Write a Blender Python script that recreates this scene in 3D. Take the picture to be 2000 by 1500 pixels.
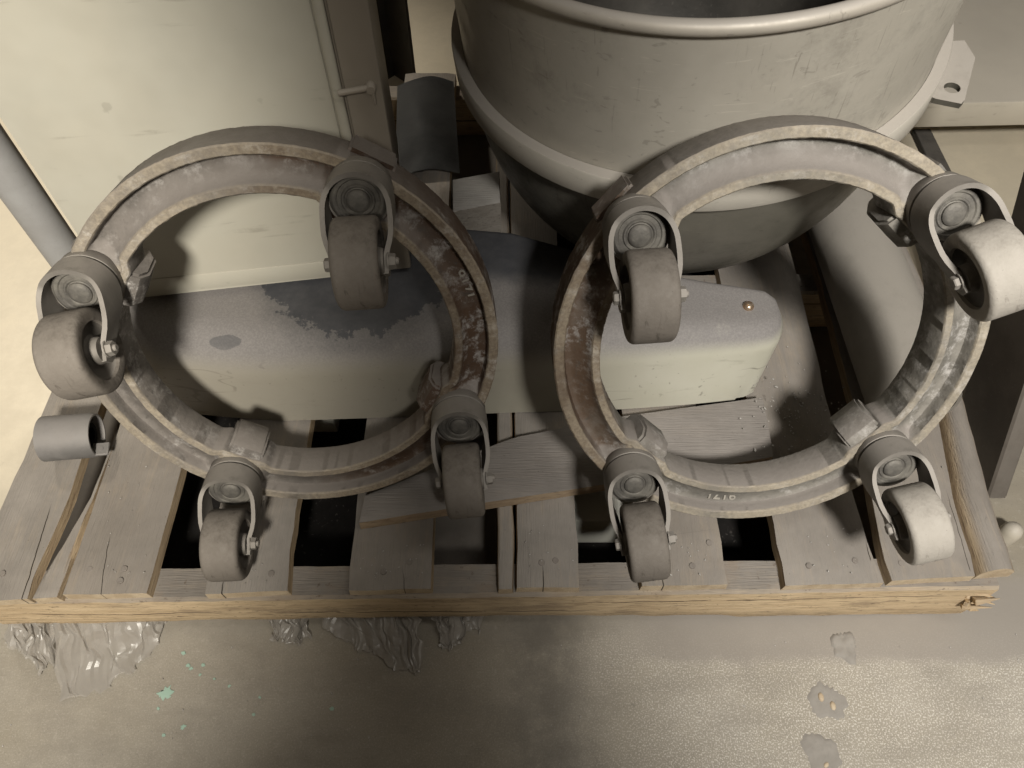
import bpy, bmesh, math, random
from math import radians as R_, sin, cos, pi, sqrt, tan, atan2
from mathutils import Vector, Matrix, noise
random.seed(7)
for o in list(bpy.data.objects): bpy.data.objects.remove(o)
sc = bpy.context.scene; COL = sc.collection

# ---------------------------------------------------------------- camera
PITCH = R_(55.8); CAM_Z = 0.963; FPX = 1450.0
cd = bpy.data.cameras.new('camera'); cam = bpy.data.objects.new('camera', cd); COL.objects.link(cam)
cam.location = (0, 0, CAM_Z); cam.rotation_euler = (pi/2 - PITCH, 0, 0)
cd.sensor_width = 36; cd.lens = 36*FPX/2000; cd.clip_start = 0.01; cd.clip_end = 200
sc.camera = cam

# ---------------------------------------------------------------- world and lamps
w = bpy.data.worlds.new('World'); sc.world = w; w.use_nodes = True
bg = w.node_tree.nodes['Background']; bg.inputs[0].default_value = (1.0, 0.80, 0.56, 1); bg.inputs[1].default_value = 0.050
def lamp(name, typ, loc, target, energy, color, **kw):
    d = bpy.data.lights.new(name, typ); d.energy = energy; d.color = color
    for k, v in kw.items(): setattr(d, k, v)
    o = bpy.data.objects.new(name, d); COL.objects.link(o); o.location = loc
    o.rotation_euler = (Vector(target) - Vector(loc)).to_track_quat('-Z', 'Y').to_euler()
    return o
WARM = (1.0, 0.945, 0.84)
lamp('ceiling_lamp_left', 'SPOT', (-0.05, -1.0, 1.75), (-1.14, 0.58, 0.28), 300, WARM, spot_size=R_(49.5), spot_blend=0.45, shadow_soft_size=0.125)
lamp('ceiling_lamp_right', 'SPOT', (0.45, -0.80, 1.90), (0.93, 0.58, 0.22), 280, (1.0, 0.965, 0.895), spot_size=R_(57), spot_blend=0.65, shadow_soft_size=0.125)
lamp('ceiling_lamp_back', 'SPOT', (-1.55, 2.0, 2.4), (-0.98, 1.28, 0.0), 300, (1.0, 0.93, 0.80), spot_size=R_(42), spot_blend=0.6, shadow_soft_size=0.2)
lamp('sheen_area_lamp', 'AREA', (0.85, 0.15, 2.3), (0.85, 0.15, 0.0), 6, (1.0, 0.96, 0.88), shape='RECTANGLE', size=1.0, size_y=0.3)  # added unseen area lamp that gives the floor its sheen
sc.view_settings.view_transform = 'Standard'; sc.view_settings.look = 'None'
sc.view_settings.exposure = 0.0; sc.view_settings.gamma = 1.0
sc.cycles.use_denoising = True
sc.cycles.max_bounces = 6

# ---------------------------------------------------------------- helpers
_f = Vector((0, cos(PITCH), -sin(PITCH))); _u = Vector((0, sin(PITCH), cos(PITCH))); _c = Vector((0, 0, CAM_Z))
def ray(x, y): return _f + Vector((1, 0, 0))*((x-1000)/FPX) + _u*((750-y)/FPX)
def onz(x, y, z=0.123):
    v = ray(x, y); return _c + v*((z-CAM_Z)/v.z)
def ony(x, y, Y):
    v = ray(x, y); return _c + v*(Y/v.y)

def nz(p, s=1.0, seed=0.0):
    return noise.noise(Vector((p[0]*s+seed, p[1]*s+seed*1.7, p[2]*s-seed)))

def empty(name, mat=None, loc=None):
    o = bpy.data.objects.new(name, None); COL.objects.link(o); o.empty_display_size = 0.05
    if mat is not None: o.matrix_world = mat
    if loc is not None: o.location = loc
    return o
def tag(o, label=None, cat=None, group=None, kind=None):
    if label: o['label'] = label
    if cat: o['category'] = cat
    if group: o['group'] = group
    if kind: o['kind'] = kind
    return o
def mesh_from(bm, name, smooth=40):
    me = bpy.data.meshes.new(name)
    bmesh.ops.recalc_face_normals(bm, faces=bm.faces)
    bm.to_mesh(me); bm.free()
    if smooth:
        for p in me.polygons: p.use_smooth = True
        me.set_sharp_from_angle(angle=R_(smooth))
    return me
def link(name, me, mat, parent=None, M=None):
    o = bpy.data.objects.new(name, me); COL.objects.link(o)
    if mat and not me.materials: me.materials.append(mat)
    if parent: o.parent = parent
    if M is not None: o.matrix_local = M
    return o
def obj(name, bm, mat, parent=None, M=None, smooth=40):
    return link(name, mesh_from(bm, name, smooth), mat, parent, M)

def lathe(bm, prof, n=48, M=None, closed=False, caps=False):
    """prof: list of (r, z) revolved about z."""
    rings = []
    for i in range(n):
        a = 2*pi*i/n; row = []
        for r, z in prof:
            v = Vector((r*cos(a), r*sin(a), z))
            row.append(bm.verts.new(M @ v if M else v))
        rings.append(row)
    m = len(prof)
    for i in range(n):
        A, B = rings[i], rings[(i+1) % n]
        for j in range(m if closed else m-1):
            k = (j+1) % m
            vs = [A[j], B[j], B[k], A[k]]
            if (vs[0].co-vs[1].co).length < 1e-7: vs = [A[j], B[k], A[k]]
            elif (vs[2].co-vs[3].co).length < 1e-7: vs = [A[j], B[j], A[k]]
            try: bm.faces.new(vs)
            except ValueError: pass
    if caps:
        bm.faces.new([r[0] for r in rings]); bm.faces.new([r[-1] for r in reversed(rings)])
    bmesh.ops.remove_doubles(bm, verts=bm.verts, dist=1e-6)

def box(bm, lo, hi, M=None, bev=0.0, seg=2):
    vs = [Vector((x, y, z)) for x in (lo[0], hi[0]) for y in (lo[1], hi[1]) for z in (lo[2], hi[2])]
    if M: vs = [M @ v for v in vs]
    b = [bm.verts.new(v) for v in vs]
    fs = [bm.faces.new([b[i] for i in f]) for f in ((0,1,3,2),(4,6,7,5),(0,4,5,1),(2,3,7,6),(0,2,6,4),(1,5,7,3))]
    if bev:
        es = {e for f in fs for e in f.edges}
        bmesh.ops.bevel(bm, geom=list(es), offset=bev, segments=seg, affect='EDGES', profile=0.5)

def prism(bm, pts, z0, z1, bev=0.0, seg=1, jitter=0.0):
    """pts: plan outline (x, y); extruded z0..z1."""
    lo = [bm.verts.new((p[0], p[1], z0)) for p in pts]
    hi = [bm.verts.new((p[0], p[1], z1 + (random.uniform(-1, 1)*jitter))) for p in pts]
    n = len(pts)
    fs = [bm.faces.new(list(reversed(lo))), bm.faces.new(hi)]
    for i in range(n): fs.append(bm.faces.new([lo[i], lo[(i+1) % n], hi[(i+1) % n], hi[i]]))
    if bev:
        bmesh.ops.bevel(bm, geom=list(fs[1].edges), offset=bev, segments=seg, affect='EDGES', profile=0.5)

def cyl(bm, p0, p1, r, n=20, r1=None):
    p0, p1 = Vector(p0), Vector(p1); d = p1-p0
    M = Matrix.Translation(p0) @ d.to_track_quat('Z', 'Y').to_matrix().to_4x4()
    L = d.length; r1 = r if r1 is None else r1; b = min(0.08*L, 0.15*r)
    lathe(bm, [(0, 0), (r-b, 0), (r, b), (r1, L-b), (r1-b, L), (0, L)], n, M)

# ---------------------------------------------------------------- materials
class NT:
    def __init__(s, name):
        s.m = bpy.data.materials.new(name); s.m.use_nodes = True
        s.t = s.m.node_tree; s.n = s.t.nodes; s.b = s.n['Principled BSDF']
        s.tc = s.n.new('ShaderNodeTexCoord'); s.geo = s.n.new('ShaderNodeNewGeometry')
    def L(s, a, b): s.t.links.new(a, b)
    def val(s, sock, v):
        if hasattr(v, 'is_output') or isinstance(v, bpy.types.NodeSocket): s.L(v, sock)
        else: sock.default_value = v
    def noise(s, scale, detail=6, rough=0.6, stretch=(1,1,1), off=(0,0,0), dist=0.0, co=None):
        mp = s.n.new('ShaderNodeMapping'); s.L(co or s.tc.outputs['Object'], mp.inputs[0])
        mp.inputs['Scale'].default_value = stretch; mp.inputs['Location'].default_value = off
        t = s.n.new('ShaderNodeTexNoise'); s.L(mp.outputs[0], t.inputs['Vector'])
        t.inputs['Scale'].default_value = scale; t.inputs['Detail'].default_value = min(detail, 5)
        t.inputs['Roughness'].default_value = rough; t.inputs['Distortion'].default_value = dist
        return t.outputs['Fac']
    def vor(s, scale, stretch=(1,1,1)):
        mp = s.n.new('ShaderNodeMapping'); s.L(s.tc.outputs['Object'], mp.inputs[0]); mp.inputs['Scale'].default_value = stretch
        t = s.n.new('ShaderNodeTexVoronoi'); s.L(mp.outputs[0], t.inputs['Vector']); t.inputs['Scale'].default_value = scale
        return t.outputs['Distance']
    def rng(s, v, a, b, c=0.0, d=1.0, smooth=True):
        t = s.n.new('ShaderNodeMapRange'); s.val(t.inputs[0], v)
        if smooth: t.interpolation_type = 'SMOOTHSTEP'
        for i, x in enumerate((a, b, c, d)): t.inputs[i+1].default_value = x
        return t.outputs[0]
    def math(s, op, a, b=0.0, clamp=False):
        t = s.n.new('ShaderNodeMath'); t.operation = op; t.use_clamp = clamp
        s.val(t.inputs[0], a); s.val(t.inputs[1], b); return t.outputs[0]
    def mix(s, f, a, b):
        t = s.n.new('ShaderNodeMix'); t.data_type = 'RGBA'
        s.val(t.inputs[0], f)
        for sk, v in ((t.inputs[6], a), (t.inputs[7], b)):
            if isinstance(v, tuple): sk.default_value = (*v, 1) if len(v) == 3 else v
            else: s.L(v, sk)
        return t.outputs[2]
    def up(s, a=0.2, b=0.85):
        t = s.n.new('ShaderNodeSeparateXYZ'); s.L(s.geo.outputs['Normal'], t.inputs[0])
        return s.rng(t.outputs[2], a, b)
    def xyz(s, co='Object'):
        t = s.n.new('ShaderNodeSeparateXYZ'); s.L(s.tc.outputs[co], t.inputs[0]); return t.outputs
    def bump(s, h, strength=0.3, dist=0.002, prev=None):
        t = s.n.new('ShaderNodeBump'); t.inputs['Strength'].default_value = strength; t.inputs['Distance'].default_value = dist
        s.L(h, t.inputs['Height'])
        if prev: s.L(prev, t.inputs['Normal'])
        return t.outputs[0]
    def done(s, color, rough=0.7, metal=0.0, normal=None, spec=0.3):
        s.val(s.b.inputs['Base Color'], (*color, 1) if isinstance(color, tuple) else color)
        s.val(s.b.inputs['Roughness'], rough); s.val(s.b.inputs['Metallic'], metal)
        s.b.inputs['Specular IOR Level'].default_value = spec
        if normal is not None: s.L(normal, s.b.inputs['Normal'])
        return s.m
DUST = (0.295, 0.270, 0.243)

def dusty(name, col, col2, dust=0.8, scale=9, rough=0.7, metal=0.0, bump=0.25, bscale=220, dustcol=DUST, a=0.15, b=0.8, spec=0.3, base=0.15):
    t = NT(name)
    n1 = t.noise(scale, 7, 0.65); c = t.mix(t.rng(n1, 0.35, 0.65), col, col2)
    d = t.math('ADD', t.math('MULTIPLY', t.up(a, b), dust), base)
    d = t.math('MULTIPLY', d, t.rng(t.noise(scale*2.3, 6, 0.7, off=(3, 1, 2)), 0.25, 0.55, 0.55, 1.0), True)
    c = t.mix(d, c, dustcol)
    sp = t.rng(t.noise(bscale*2.0, 3, 0.5), 0.62, 0.75, 0, 0.22)
    c = t.mix(sp, c, tuple(x*0.55 for x in dustcol))
    nb = t.bump(t.noise(bscale, 6, 0.65), bump, 0.0012)
    return t.done(c, t.math('ADD', t.math('MULTIPLY', d, 0.25), rough, True), metal, nb, spec)

def mat_iron(name, grey, rust, rustlo, rusthi, sg=1.0):
    t = NT(name); X = t.xyz()
    n1 = t.noise(7, 8, 0.7); n2 = t.noise(26, 8, 0.7, off=(2, 5, 1)); n3 = t.noise(160, 5, 0.65)
    side = t.rng(t.math('ADD', t.math('MULTIPLY', X[0], sg), t.math('MULTIPLY', n1, 0.25)), rustlo, rusthi)   # rust has taken one side of the casting
    c = t.mix(t.rng(n2, 0.35, 0.66), grey, tuple(g*0.62 for g in grey))
    c = t.mix(t.math('MULTIPLY', side, t.rng(n2, 0.2, 0.5, 0.6, 1.0)), c, rust)
    # pale scaled patches in the channel
    c = t.mix(t.math('MULTIPLY', t.rng(t.noise(55, 8, 0.75, off=(9, 2, 4)), 0.47, 0.66), t.rng(n1, 0.40, 0.58, 0.05, 0.75)), c, (0.44, 0.42, 0.40))
    d = t.math('MULTIPLY', t.up(0.35, 0.95), t.rng(n3, 0.2, 0.5, 0.8, 0.95))
    c = t.mix(t.rng(t.noise(95, 5, .75, off=(4, 4, 8)), .55, .70, 0, .65), c, tuple(g*0.38 for g in grey))
    c = t.mix(d, c, (0.215, 0.193, 0.175))
    # worn, chalky front edges of the two flanges
    e = t.math('MULTIPLY', t.rng(X[2], -0.0032, -0.0006), t.rng(t.noise(180, 7, 0.75, off=(1, 8, 3)), 0.25, 0.60, 0.35, 0.65))
    e = t.math('MULTIPLY', e, t.rng(t.noise(9, 5, .7, off=(3, 3, 7)), .34, .58, .30, 1.0))
    c = t.mix(e, c, t.mix(t.rng(t.noise(260, 6, 0.7), 0.35, 0.65), (0.40, 0.34, 0.25), (0.28, 0.235, 0.175)))
    nb = t.bump(n3, 0.45, 0.0016); nb = t.bump(n2, 0.16, 0.004, nb)
    return t.done(c, t.rng(n2, 0.3, 0.7, 0.55, 0.85), 0.0, nb, 0.35)

M_IRON_L = mat_iron('iron_left', (0.165, 0.148, 0.133), (0.080, 0.048, 0.030), 0.07, 0.19)
M_IRON_R = mat_iron('iron_right', (0.20, 0.186, 0.163), (0.095, 0.060, 0.038), 0.22, 0.30, -1.0)
M_NUM = dusty('worn_figures', (0.34, 0.315, 0.27), (0.24, 0.22, 0.19), 0.5, 60, 0.6, 0, 0.2, 300, base=0.1)
M_FORK = dusty('fork_steel', (0.165, 0.152, 0.135), (0.11, 0.10, 0.088), 0.7, 18, 0.5, 0.25, 0.2, 300, spec=0.4)
M_PIN = dusty('kingpin_steel', (0.055, 0.052, 0.047), (0.15, 0.14, 0.12), 0.12, 40, 0.58, 0.25, 0.6, 220, base=0.14, spec=0.35)
def mat_tread(name, col, dark, dustc):
    t = NT(name)
    n1 = t.noise(16, 5, .7); n2 = t.noise(70, 5, .75, off=(3, 1, 4)); n3 = t.noise(300, 4, .6); st = t.noise(30, 4, .6, (4, 1, 1), (2, 2, 2), .8)
    c = t.mix(t.rng(n1, .35, .65), col, tuple(x*.84 for x in col))
    c = t.mix(t.math('MULTIPLY', t.rng(n2, .44, .68, 0, .75), t.rng(n1, .42, .58)), c, dark)
    c = t.mix(t.rng(st, .58, .70, 0, .6), c, dark)
    c = t.mix(t.math('MULTIPLY', t.up(.1, .8), t.rng(n2, .3, .6, .75, .25)), c, dustc)
    c = t.mix(t.rng(n3, .66, .74, 0, .7), c, tuple(x*.4 for x in col))
    nb = t.bump(n2, .45, .0022); nb = t.bump(n3, .3, .0008, nb)
    return t.done(c, t.rng(n2, .3, .7, .62, .9), 0, nb, .25)
M_TREAD = mat_tread('tread_rubber', (0.165, 0.145, 0.125), (0.055, 0.046, 0.037), (0.205, 0.183, 0.16))
M_TREAD_LIT = mat_tread('lit_tread', (0.335, 0.308, 0.272), (0.17, 0.152, 0.13), (0.36, 0.332, 0.295))  # same rubber made paler, lamplight on two wheels put into the colour
M_HUB = dusty('wheel_hub', (0.075, 0.068, 0.058), (0.12, 0.108, 0.095), 0.5, 22, 0.6, 0.1, 0.25, 260, base=0.1)
M_BOLT = dusty('bolt_steel', (0.24, 0.225, 0.20), (0.17, 0.157, 0.14), 0.6, 60, 0.5, 0.2, 0.3, 400, spec=0.4, base=.35)
M_COVERSTEEL = dusty('socket_steel', (0.22, 0.21, 0.205), (0.15, 0.145, 0.14), 0.75, 22, 0.5, 0.25, 0.25, 200, dustcol=(0.24, 0.225, 0.213))
M_DARK = dusty('dark_steel', (0.018, 0.017, 0.016), (0.035, 0.032, 0.028), 0.25, 12, 0.5, 0.2, 0.2, 180, base=0.02)
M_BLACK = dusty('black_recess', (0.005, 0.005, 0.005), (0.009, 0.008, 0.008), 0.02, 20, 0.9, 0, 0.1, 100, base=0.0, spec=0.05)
M_GUARD = dusty('brown_plate', (0.045, 0.036, 0.028), (0.07, 0.058, 0.046), 0.3, 7, 0.6, 0.0, 0.2, 120, base=0.05)
M_PIPE = dusty('grey_pipe', (0.36, 0.36, 0.36), (0.30, 0.295, 0.29), 0.5, 10, 0.5, 0.1, 0.1, 200, base=0.2, dustcol=(0.31, 0.295, 0.275))

M_TUBE = dusty('dusty_tube', (0.18, 0.165, 0.143), (0.13, 0.118, 0.10), 0.75, 8, 0.7, 0.0, 0.15, 160, base=.25, dustcol=(0.225, 0.207, 0.182))
def mat_wood(name, axis, fresh, old, dustamt=0.95, dustcol=DUST, splits=False):
    t = NT(name); st = {'x': (1.2, 22, 22), 'y': (22, 1.2, 22)}[axis]
    g = t.noise(6, 9, 0.68, st, dist=0.6); g2 = t.noise(26, 6, 0.6, st, (4, 2, 1))
    kn = t.noise(7, 4, 0.5)
    c = t.mix(t.rng(g, 0.35, 0.68), fresh, old)
    c = t.mix(t.rng(g2, 0.56, 0.70, 0, 0.8), c, tuple(o*0.30 for o in old))
    c = t.mix(t.rng(kn, 0.58, 0.74, 0, 0.45), c, tuple(o*0.6 for o in old))
    oi = t.n.new('ShaderNodeObjectInfo'); tint = t.rng(oi.outputs['Random'], 0, 1, 0.0, 0.42, False)
    smudge = t.rng(t.noise(4.5, 5, .7, off=(9, 3, 2)), .42, .70, 0, .55)
    d = t.math('MULTIPLY', t.up(0.3, 0.9), t.rng(t.math('ADD', t.math('MULTIPLY', g, 0.5), t.math('MULTIPLY', t.noise(14, 7, 0.7), 0.5)), 0.30, 0.52, 0.74 if dustamt < .99 else .90, dustamt), True)
    c = t.mix(d, c, t.mix(t.rng(t.noise(9, 7, 0.7, off=(5, 5, 5)), 0.3, 0.7), dustcol, tuple(x*0.80 for x in dustcol)))
    c = t.mix(t.math('MULTIPLY', smudge, t.up(.3, .9)), c, tuple(x*.55 for x in dustcol))
    c = t.mix(t.math('MULTIPLY', tint, t.rng(t.noise(3, 4, .6, off=(1, 1, 9)), .3, .6, .4, 1.0)), c, (0.13, 0.105, 0.082))
    c = t.mix(t.math('MULTIPLY', t.rng(t.vor(120), 0.10, 0.04, 0, 0.6), t.rng(t.noise(20, 3, .6, off=(7, 7, 1)), .5, .62)), c, (0.06, 0.05, 0.042))
    if axis == 'y':                       # saw-cut ends stay paler
        sn = t.n.new('ShaderNodeSeparateXYZ'); t.L(t.geo.outputs['True Normal'], sn.inputs[0])
        c = t.mix(t.rng(sn.outputs[1], -.55, -.85, 0, .8), c, t.mix(t.rng(t.noise(40, 4, .6), .35, .7), (0.56, 0.46, 0.33), (0.40, 0.31, 0.21)))
    if axis == 'y' and splits is None:    # short splits running in from the saw-cut ends
        X = t.xyz()
        for (xa, ya, xb, yb, wd) in ((433, 1158, 437, 1122, .0011), (196, 1158, 215, 1040, .0007), (1296, 1143, 1293, 1112, .0010), (40, 1169, 100, 985, .0009), (1345, 1040, 1420, 1030, .0012), (790, 1150, 786, 1108, .0006), (1062, 1146, 1060, 1100, .0009), (1700, 1090, 1690, 1050, .0008), (1895, 1110, 1850, 960, .0006)):
            A, B = onz(xa, ya), onz(xb, yb); sl = (B.x-A.x)/(B.y-A.y); y0, y1 = min(A.y, B.y), max(A.y, B.y)
            xx = t.math('SUBTRACT', X[0], t.math('ADD', t.math('MULTIPLY', t.math('SUBTRACT', X[1], A.y-.76), sl), A.x))
            xx = t.math('ABSOLUTE', t.math('ADD', xx, t.math('MULTIPLY', t.math('SUBTRACT', t.noise(45, 2, .5, (0, 1, 0), (xa, 0, 0)), .5), .004)))
            ln = t.math('MULTIPLY', t.rng(xx, wd, wd*.4), t.math('MULTIPLY', t.rng(X[1], y0-.76-.004, y0-.76), t.rng(X[1], y1-.76+.004, y1-.76-.02)))
            c = t.mix(ln, c, (0.030, 0.024, 0.018))
    if splits:                            # long drying splits in the front face
        X = t.xyz()
        for z0, amp, off, x0, x1 in ((.078, .030, 1, .05, .56), (.055, .040, 7, -.30, .12), (.060, .05, 12, -.62, -.33)):
            zz = t.math('ADD', X[2], t.math('MULTIPLY', t.math('SUBTRACT', t.noise(3.2, 4, .6, (1, 0, 0), (off, 0, 0)), .5), amp))
            ln = t.rng(t.math('ABSOLUTE', t.math('SUBTRACT', zz, z0)), .0016, .0004)
            ln = t.math('MULTIPLY', ln, t.math('MULTIPLY', t.rng(X[0], x0, x0+.06), t.rng(X[0], x1, x1-.06)))
            c = t.mix(t.math('MULTIPLY', ln, t.rng(t.noise(22, 4, .6, (1, 0, 0), (off, 3, 0)), .38, .5)), c, (0.05, 0.035, 0.022))
        c = t.mix(t.rng(t.noise(13, 5, .7, (1, 1, 3), (6, 1, 1)), .50, .70, 0, .6), c, (0.22, 0.165, 0.115))
        c = t.mix(t.rng(t.noise(90, 4, .7, (1, 1, 2), (3, 1, 1)), .60, .70, 0, .7), c, (0.09, 0.065, 0.045))
    nb = t.bump(g2, 0.8, 0.0018); nb = t.bump(t.noise(180, 5, 0.7), 0.2, 0.001, nb)
    return t.done(c, 0.82, 0, nb, 0.2)
M_DECK = mat_wood('deck_wood', 'y', (0.50, 0.385, 0.25), (0.33, 0.24, 0.15), 0.96, (0.285, 0.262, 0.238), None)
M_STRING = mat_wood('stringer_wood', 'x', (0.67, 0.52, 0.335), (0.52, 0.385, 0.235), 0.97, (0.24, 0.22, 0.20), True)
M_PLANK = mat_wood('plank_wood', 'x', (0.40, 0.30, 0.20), (0.28, 0.20, 0.13), 1.0, (0.285, 0.263, 0.245))
M_BLOCK = mat_wood('block_wood', 'x', (0.30, 0.28, 0.25), (0.22, 0.20, 0.175), 0.95, (0.60, 0.58, 0.55))  # top dust made extra bright, lamplight painted into the block's top
M_NAIL = dusty('nail_iron', (0.12, 0.10, 0.085), (0.17, 0.14, 0.12), 0.4, 60, 0.6, 0.3, 0.2, 300)
M_SPLINT = mat_wood('splinter_wood', 'x', (0.62, 0.46, 0.27), (0.48, 0.33, 0.18), 0.3)

# floor: dusty sealed concrete
def mat_floor():
    t = NT('concrete'); X = t.xyz()
    n1 = t.noise(2.2, 7, 0.62); n2 = t.noise(14, 8, 0.72, off=(3, 2, 1)); n3 = t.noise(420, 4, 0.6); n4 = t.noise(110, 5, 0.7)
    c = t.mix(t.rng(n1, 0.3, 0.7), (0.225, 0.197, 0.15), (0.295, 0.27, 0.23))
    c = t.mix(t.rng(n2, 0.42, 0.72, 0, 0.40), c, (0.16, 0.14, 0.115))
    c = t.mix(t.rng(n4, 0.55, 0.75, 0, 0.45), c, (0.40, 0.37, 0.32))
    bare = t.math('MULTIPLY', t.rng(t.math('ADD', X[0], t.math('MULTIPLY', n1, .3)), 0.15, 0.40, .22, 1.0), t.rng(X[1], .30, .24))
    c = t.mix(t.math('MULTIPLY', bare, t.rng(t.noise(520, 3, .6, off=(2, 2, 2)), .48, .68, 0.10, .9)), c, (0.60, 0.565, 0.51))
    c = t.mix(t.rng(t.noise(5, 5, .7, (1, 2.5, 1), (6, 6, 6)), .45, .7, 0, .35), c, (0.17, 0.152, 0.127))
    c = t.mix(t.rng(t.noise(480, 3, .6, off=(5, 2, 2)), .56, .72, 0, .35), c, (0.10, 0.09, 0.075))
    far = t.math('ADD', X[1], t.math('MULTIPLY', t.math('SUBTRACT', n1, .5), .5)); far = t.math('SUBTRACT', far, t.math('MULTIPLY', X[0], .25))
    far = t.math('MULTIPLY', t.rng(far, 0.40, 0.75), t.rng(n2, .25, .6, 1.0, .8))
    c = t.mix(far, c, (0.52, 0.46, 0.355))     # paler cream away from the pallet, strong lamplight put into the colour
    # photographer's shadow painted as a dark band and the swept strip beside the pallet
    shade_band = t.math('ABSOLUTE', t.math('ADD', t.math('SUBTRACT', X[0], 0.045), t.math('MULTIPLY', t.math('SUBTRACT', t.noise(11, 5, .7), .5), .09)))
    c = t.mix(t.math('MULTIPLY', t.rng(shade_band, 0.075, 0.0), t.rng(n2, 0.3, 0.55, 0.15, 0.55)), c, (0.075, 0.066, 0.055))
    edge = t.math('ADD', X[1], t.math('MULTIPLY', t.math('SUBTRACT', t.noise(16, 6, .7), .5), .035))
    sweep = t.math('MULTIPLY', t.rng(edge, 0.225, 0.245), t.rng(X[1], 0.36, 0.33))
    sweep = t.math('MULTIPLY', sweep, t.rng(X[0], 0.10, 0.22))
    c = t.mix(t.math('MULTIPLY', sweep, 0.85), c, (0.235, 0.212, 0.187))
    # grease blots
    c = t.mix(t.math('MULTIPLY', t.rng(t.noise(9, 6, .65, off=(8, 1, 0)), .66, .72, 0, .7), t.rng(n2, .3, .6)), c, (0.09, 0.08, 0.068))
    rgh = t.math('ADD', t.rng(n2, 0.3, 0.7, 0.36, 0.58), t.math('MULTIPLY', sweep, 0.3))
    nb = t.bump(n3, 0.18, 0.0006); nb = t.bump(n4, 0.12, 0.0010, nb)
    return t.done(c, rgh, 0, nb, 0.45)
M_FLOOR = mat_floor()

def mat_paint(name, col, col2, dust=0.5, dustcol=(0.36, 0.33, 0.29), a=0.3, b=0.95, spots=True, rough=0.45):
    t = NT(name)
    n1 = t.noise(3.2, 7, 0.6); n2 = t.noise(30, 7, 0.7, off=(1, 2, 6))
    c = t.mix(t.rng(n1, 0.3, 0.7), col, col2)
    if spots:
        c = t.mix(t.math('MULTIPLY', t.rng(t.noise(48, 3, .5), .68, .73, 0, .65), t.rng(n1, .45, .6)), c, (0.12, 0.105, 0.08))
        c = t.mix(t.math('MULTIPLY', t.rng(t.noise(5, 5, .6, (1, 1, 9), (2, 7, 3)), .6, .66, 0, .35), t.rng(n2, .4, .6)), c, (0.20, 0.18, 0.145))
    if spots:
        c = t.mix(t.rng(t.noise(2.3, 5, .65, off=(8, 8, 1)), .42, .72, 0, .45), c, tuple(x*.60 for x in col))
    d = t.math('MULTIPLY', t.up(a, b), t.rng(n2, 0.2, 0.5, 0.75, dust), True)
    c = t.mix(d, c, dustcol)
    nb = t.bump(t.noise(60, 4, .6), 0.08, 0.002)
    return t.done(c, t.math('ADD', t.math('MULTIPLY', d, .35), rough, True), 0, nb, 0.4)
M_CAB = mat_paint('cabinet_paint', (0.455, 0.428, 0.355), (0.46, 0.447, 0.385))
M_CABF = mat_paint('cabinet_frame_paint', (0.34, 0.30, 0.25), (0.27, 0.238, 0.195))
M_LEDGE = mat_paint('platform_paint', (0.44, 0.40, 0.33), (0.37, 0.335, 0.275), 0.5)
M_PAPER = mat_paint('pale_card', (0.50, 0.50, 0.45), (0.55, 0.54, 0.48), 0.3, spots=False)
M_TURQ = mat_paint('turquoise_paint', (0.25, 0.43, 0.35), (0.36, 0.52, 0.44), 0.2, spots=False)

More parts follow.
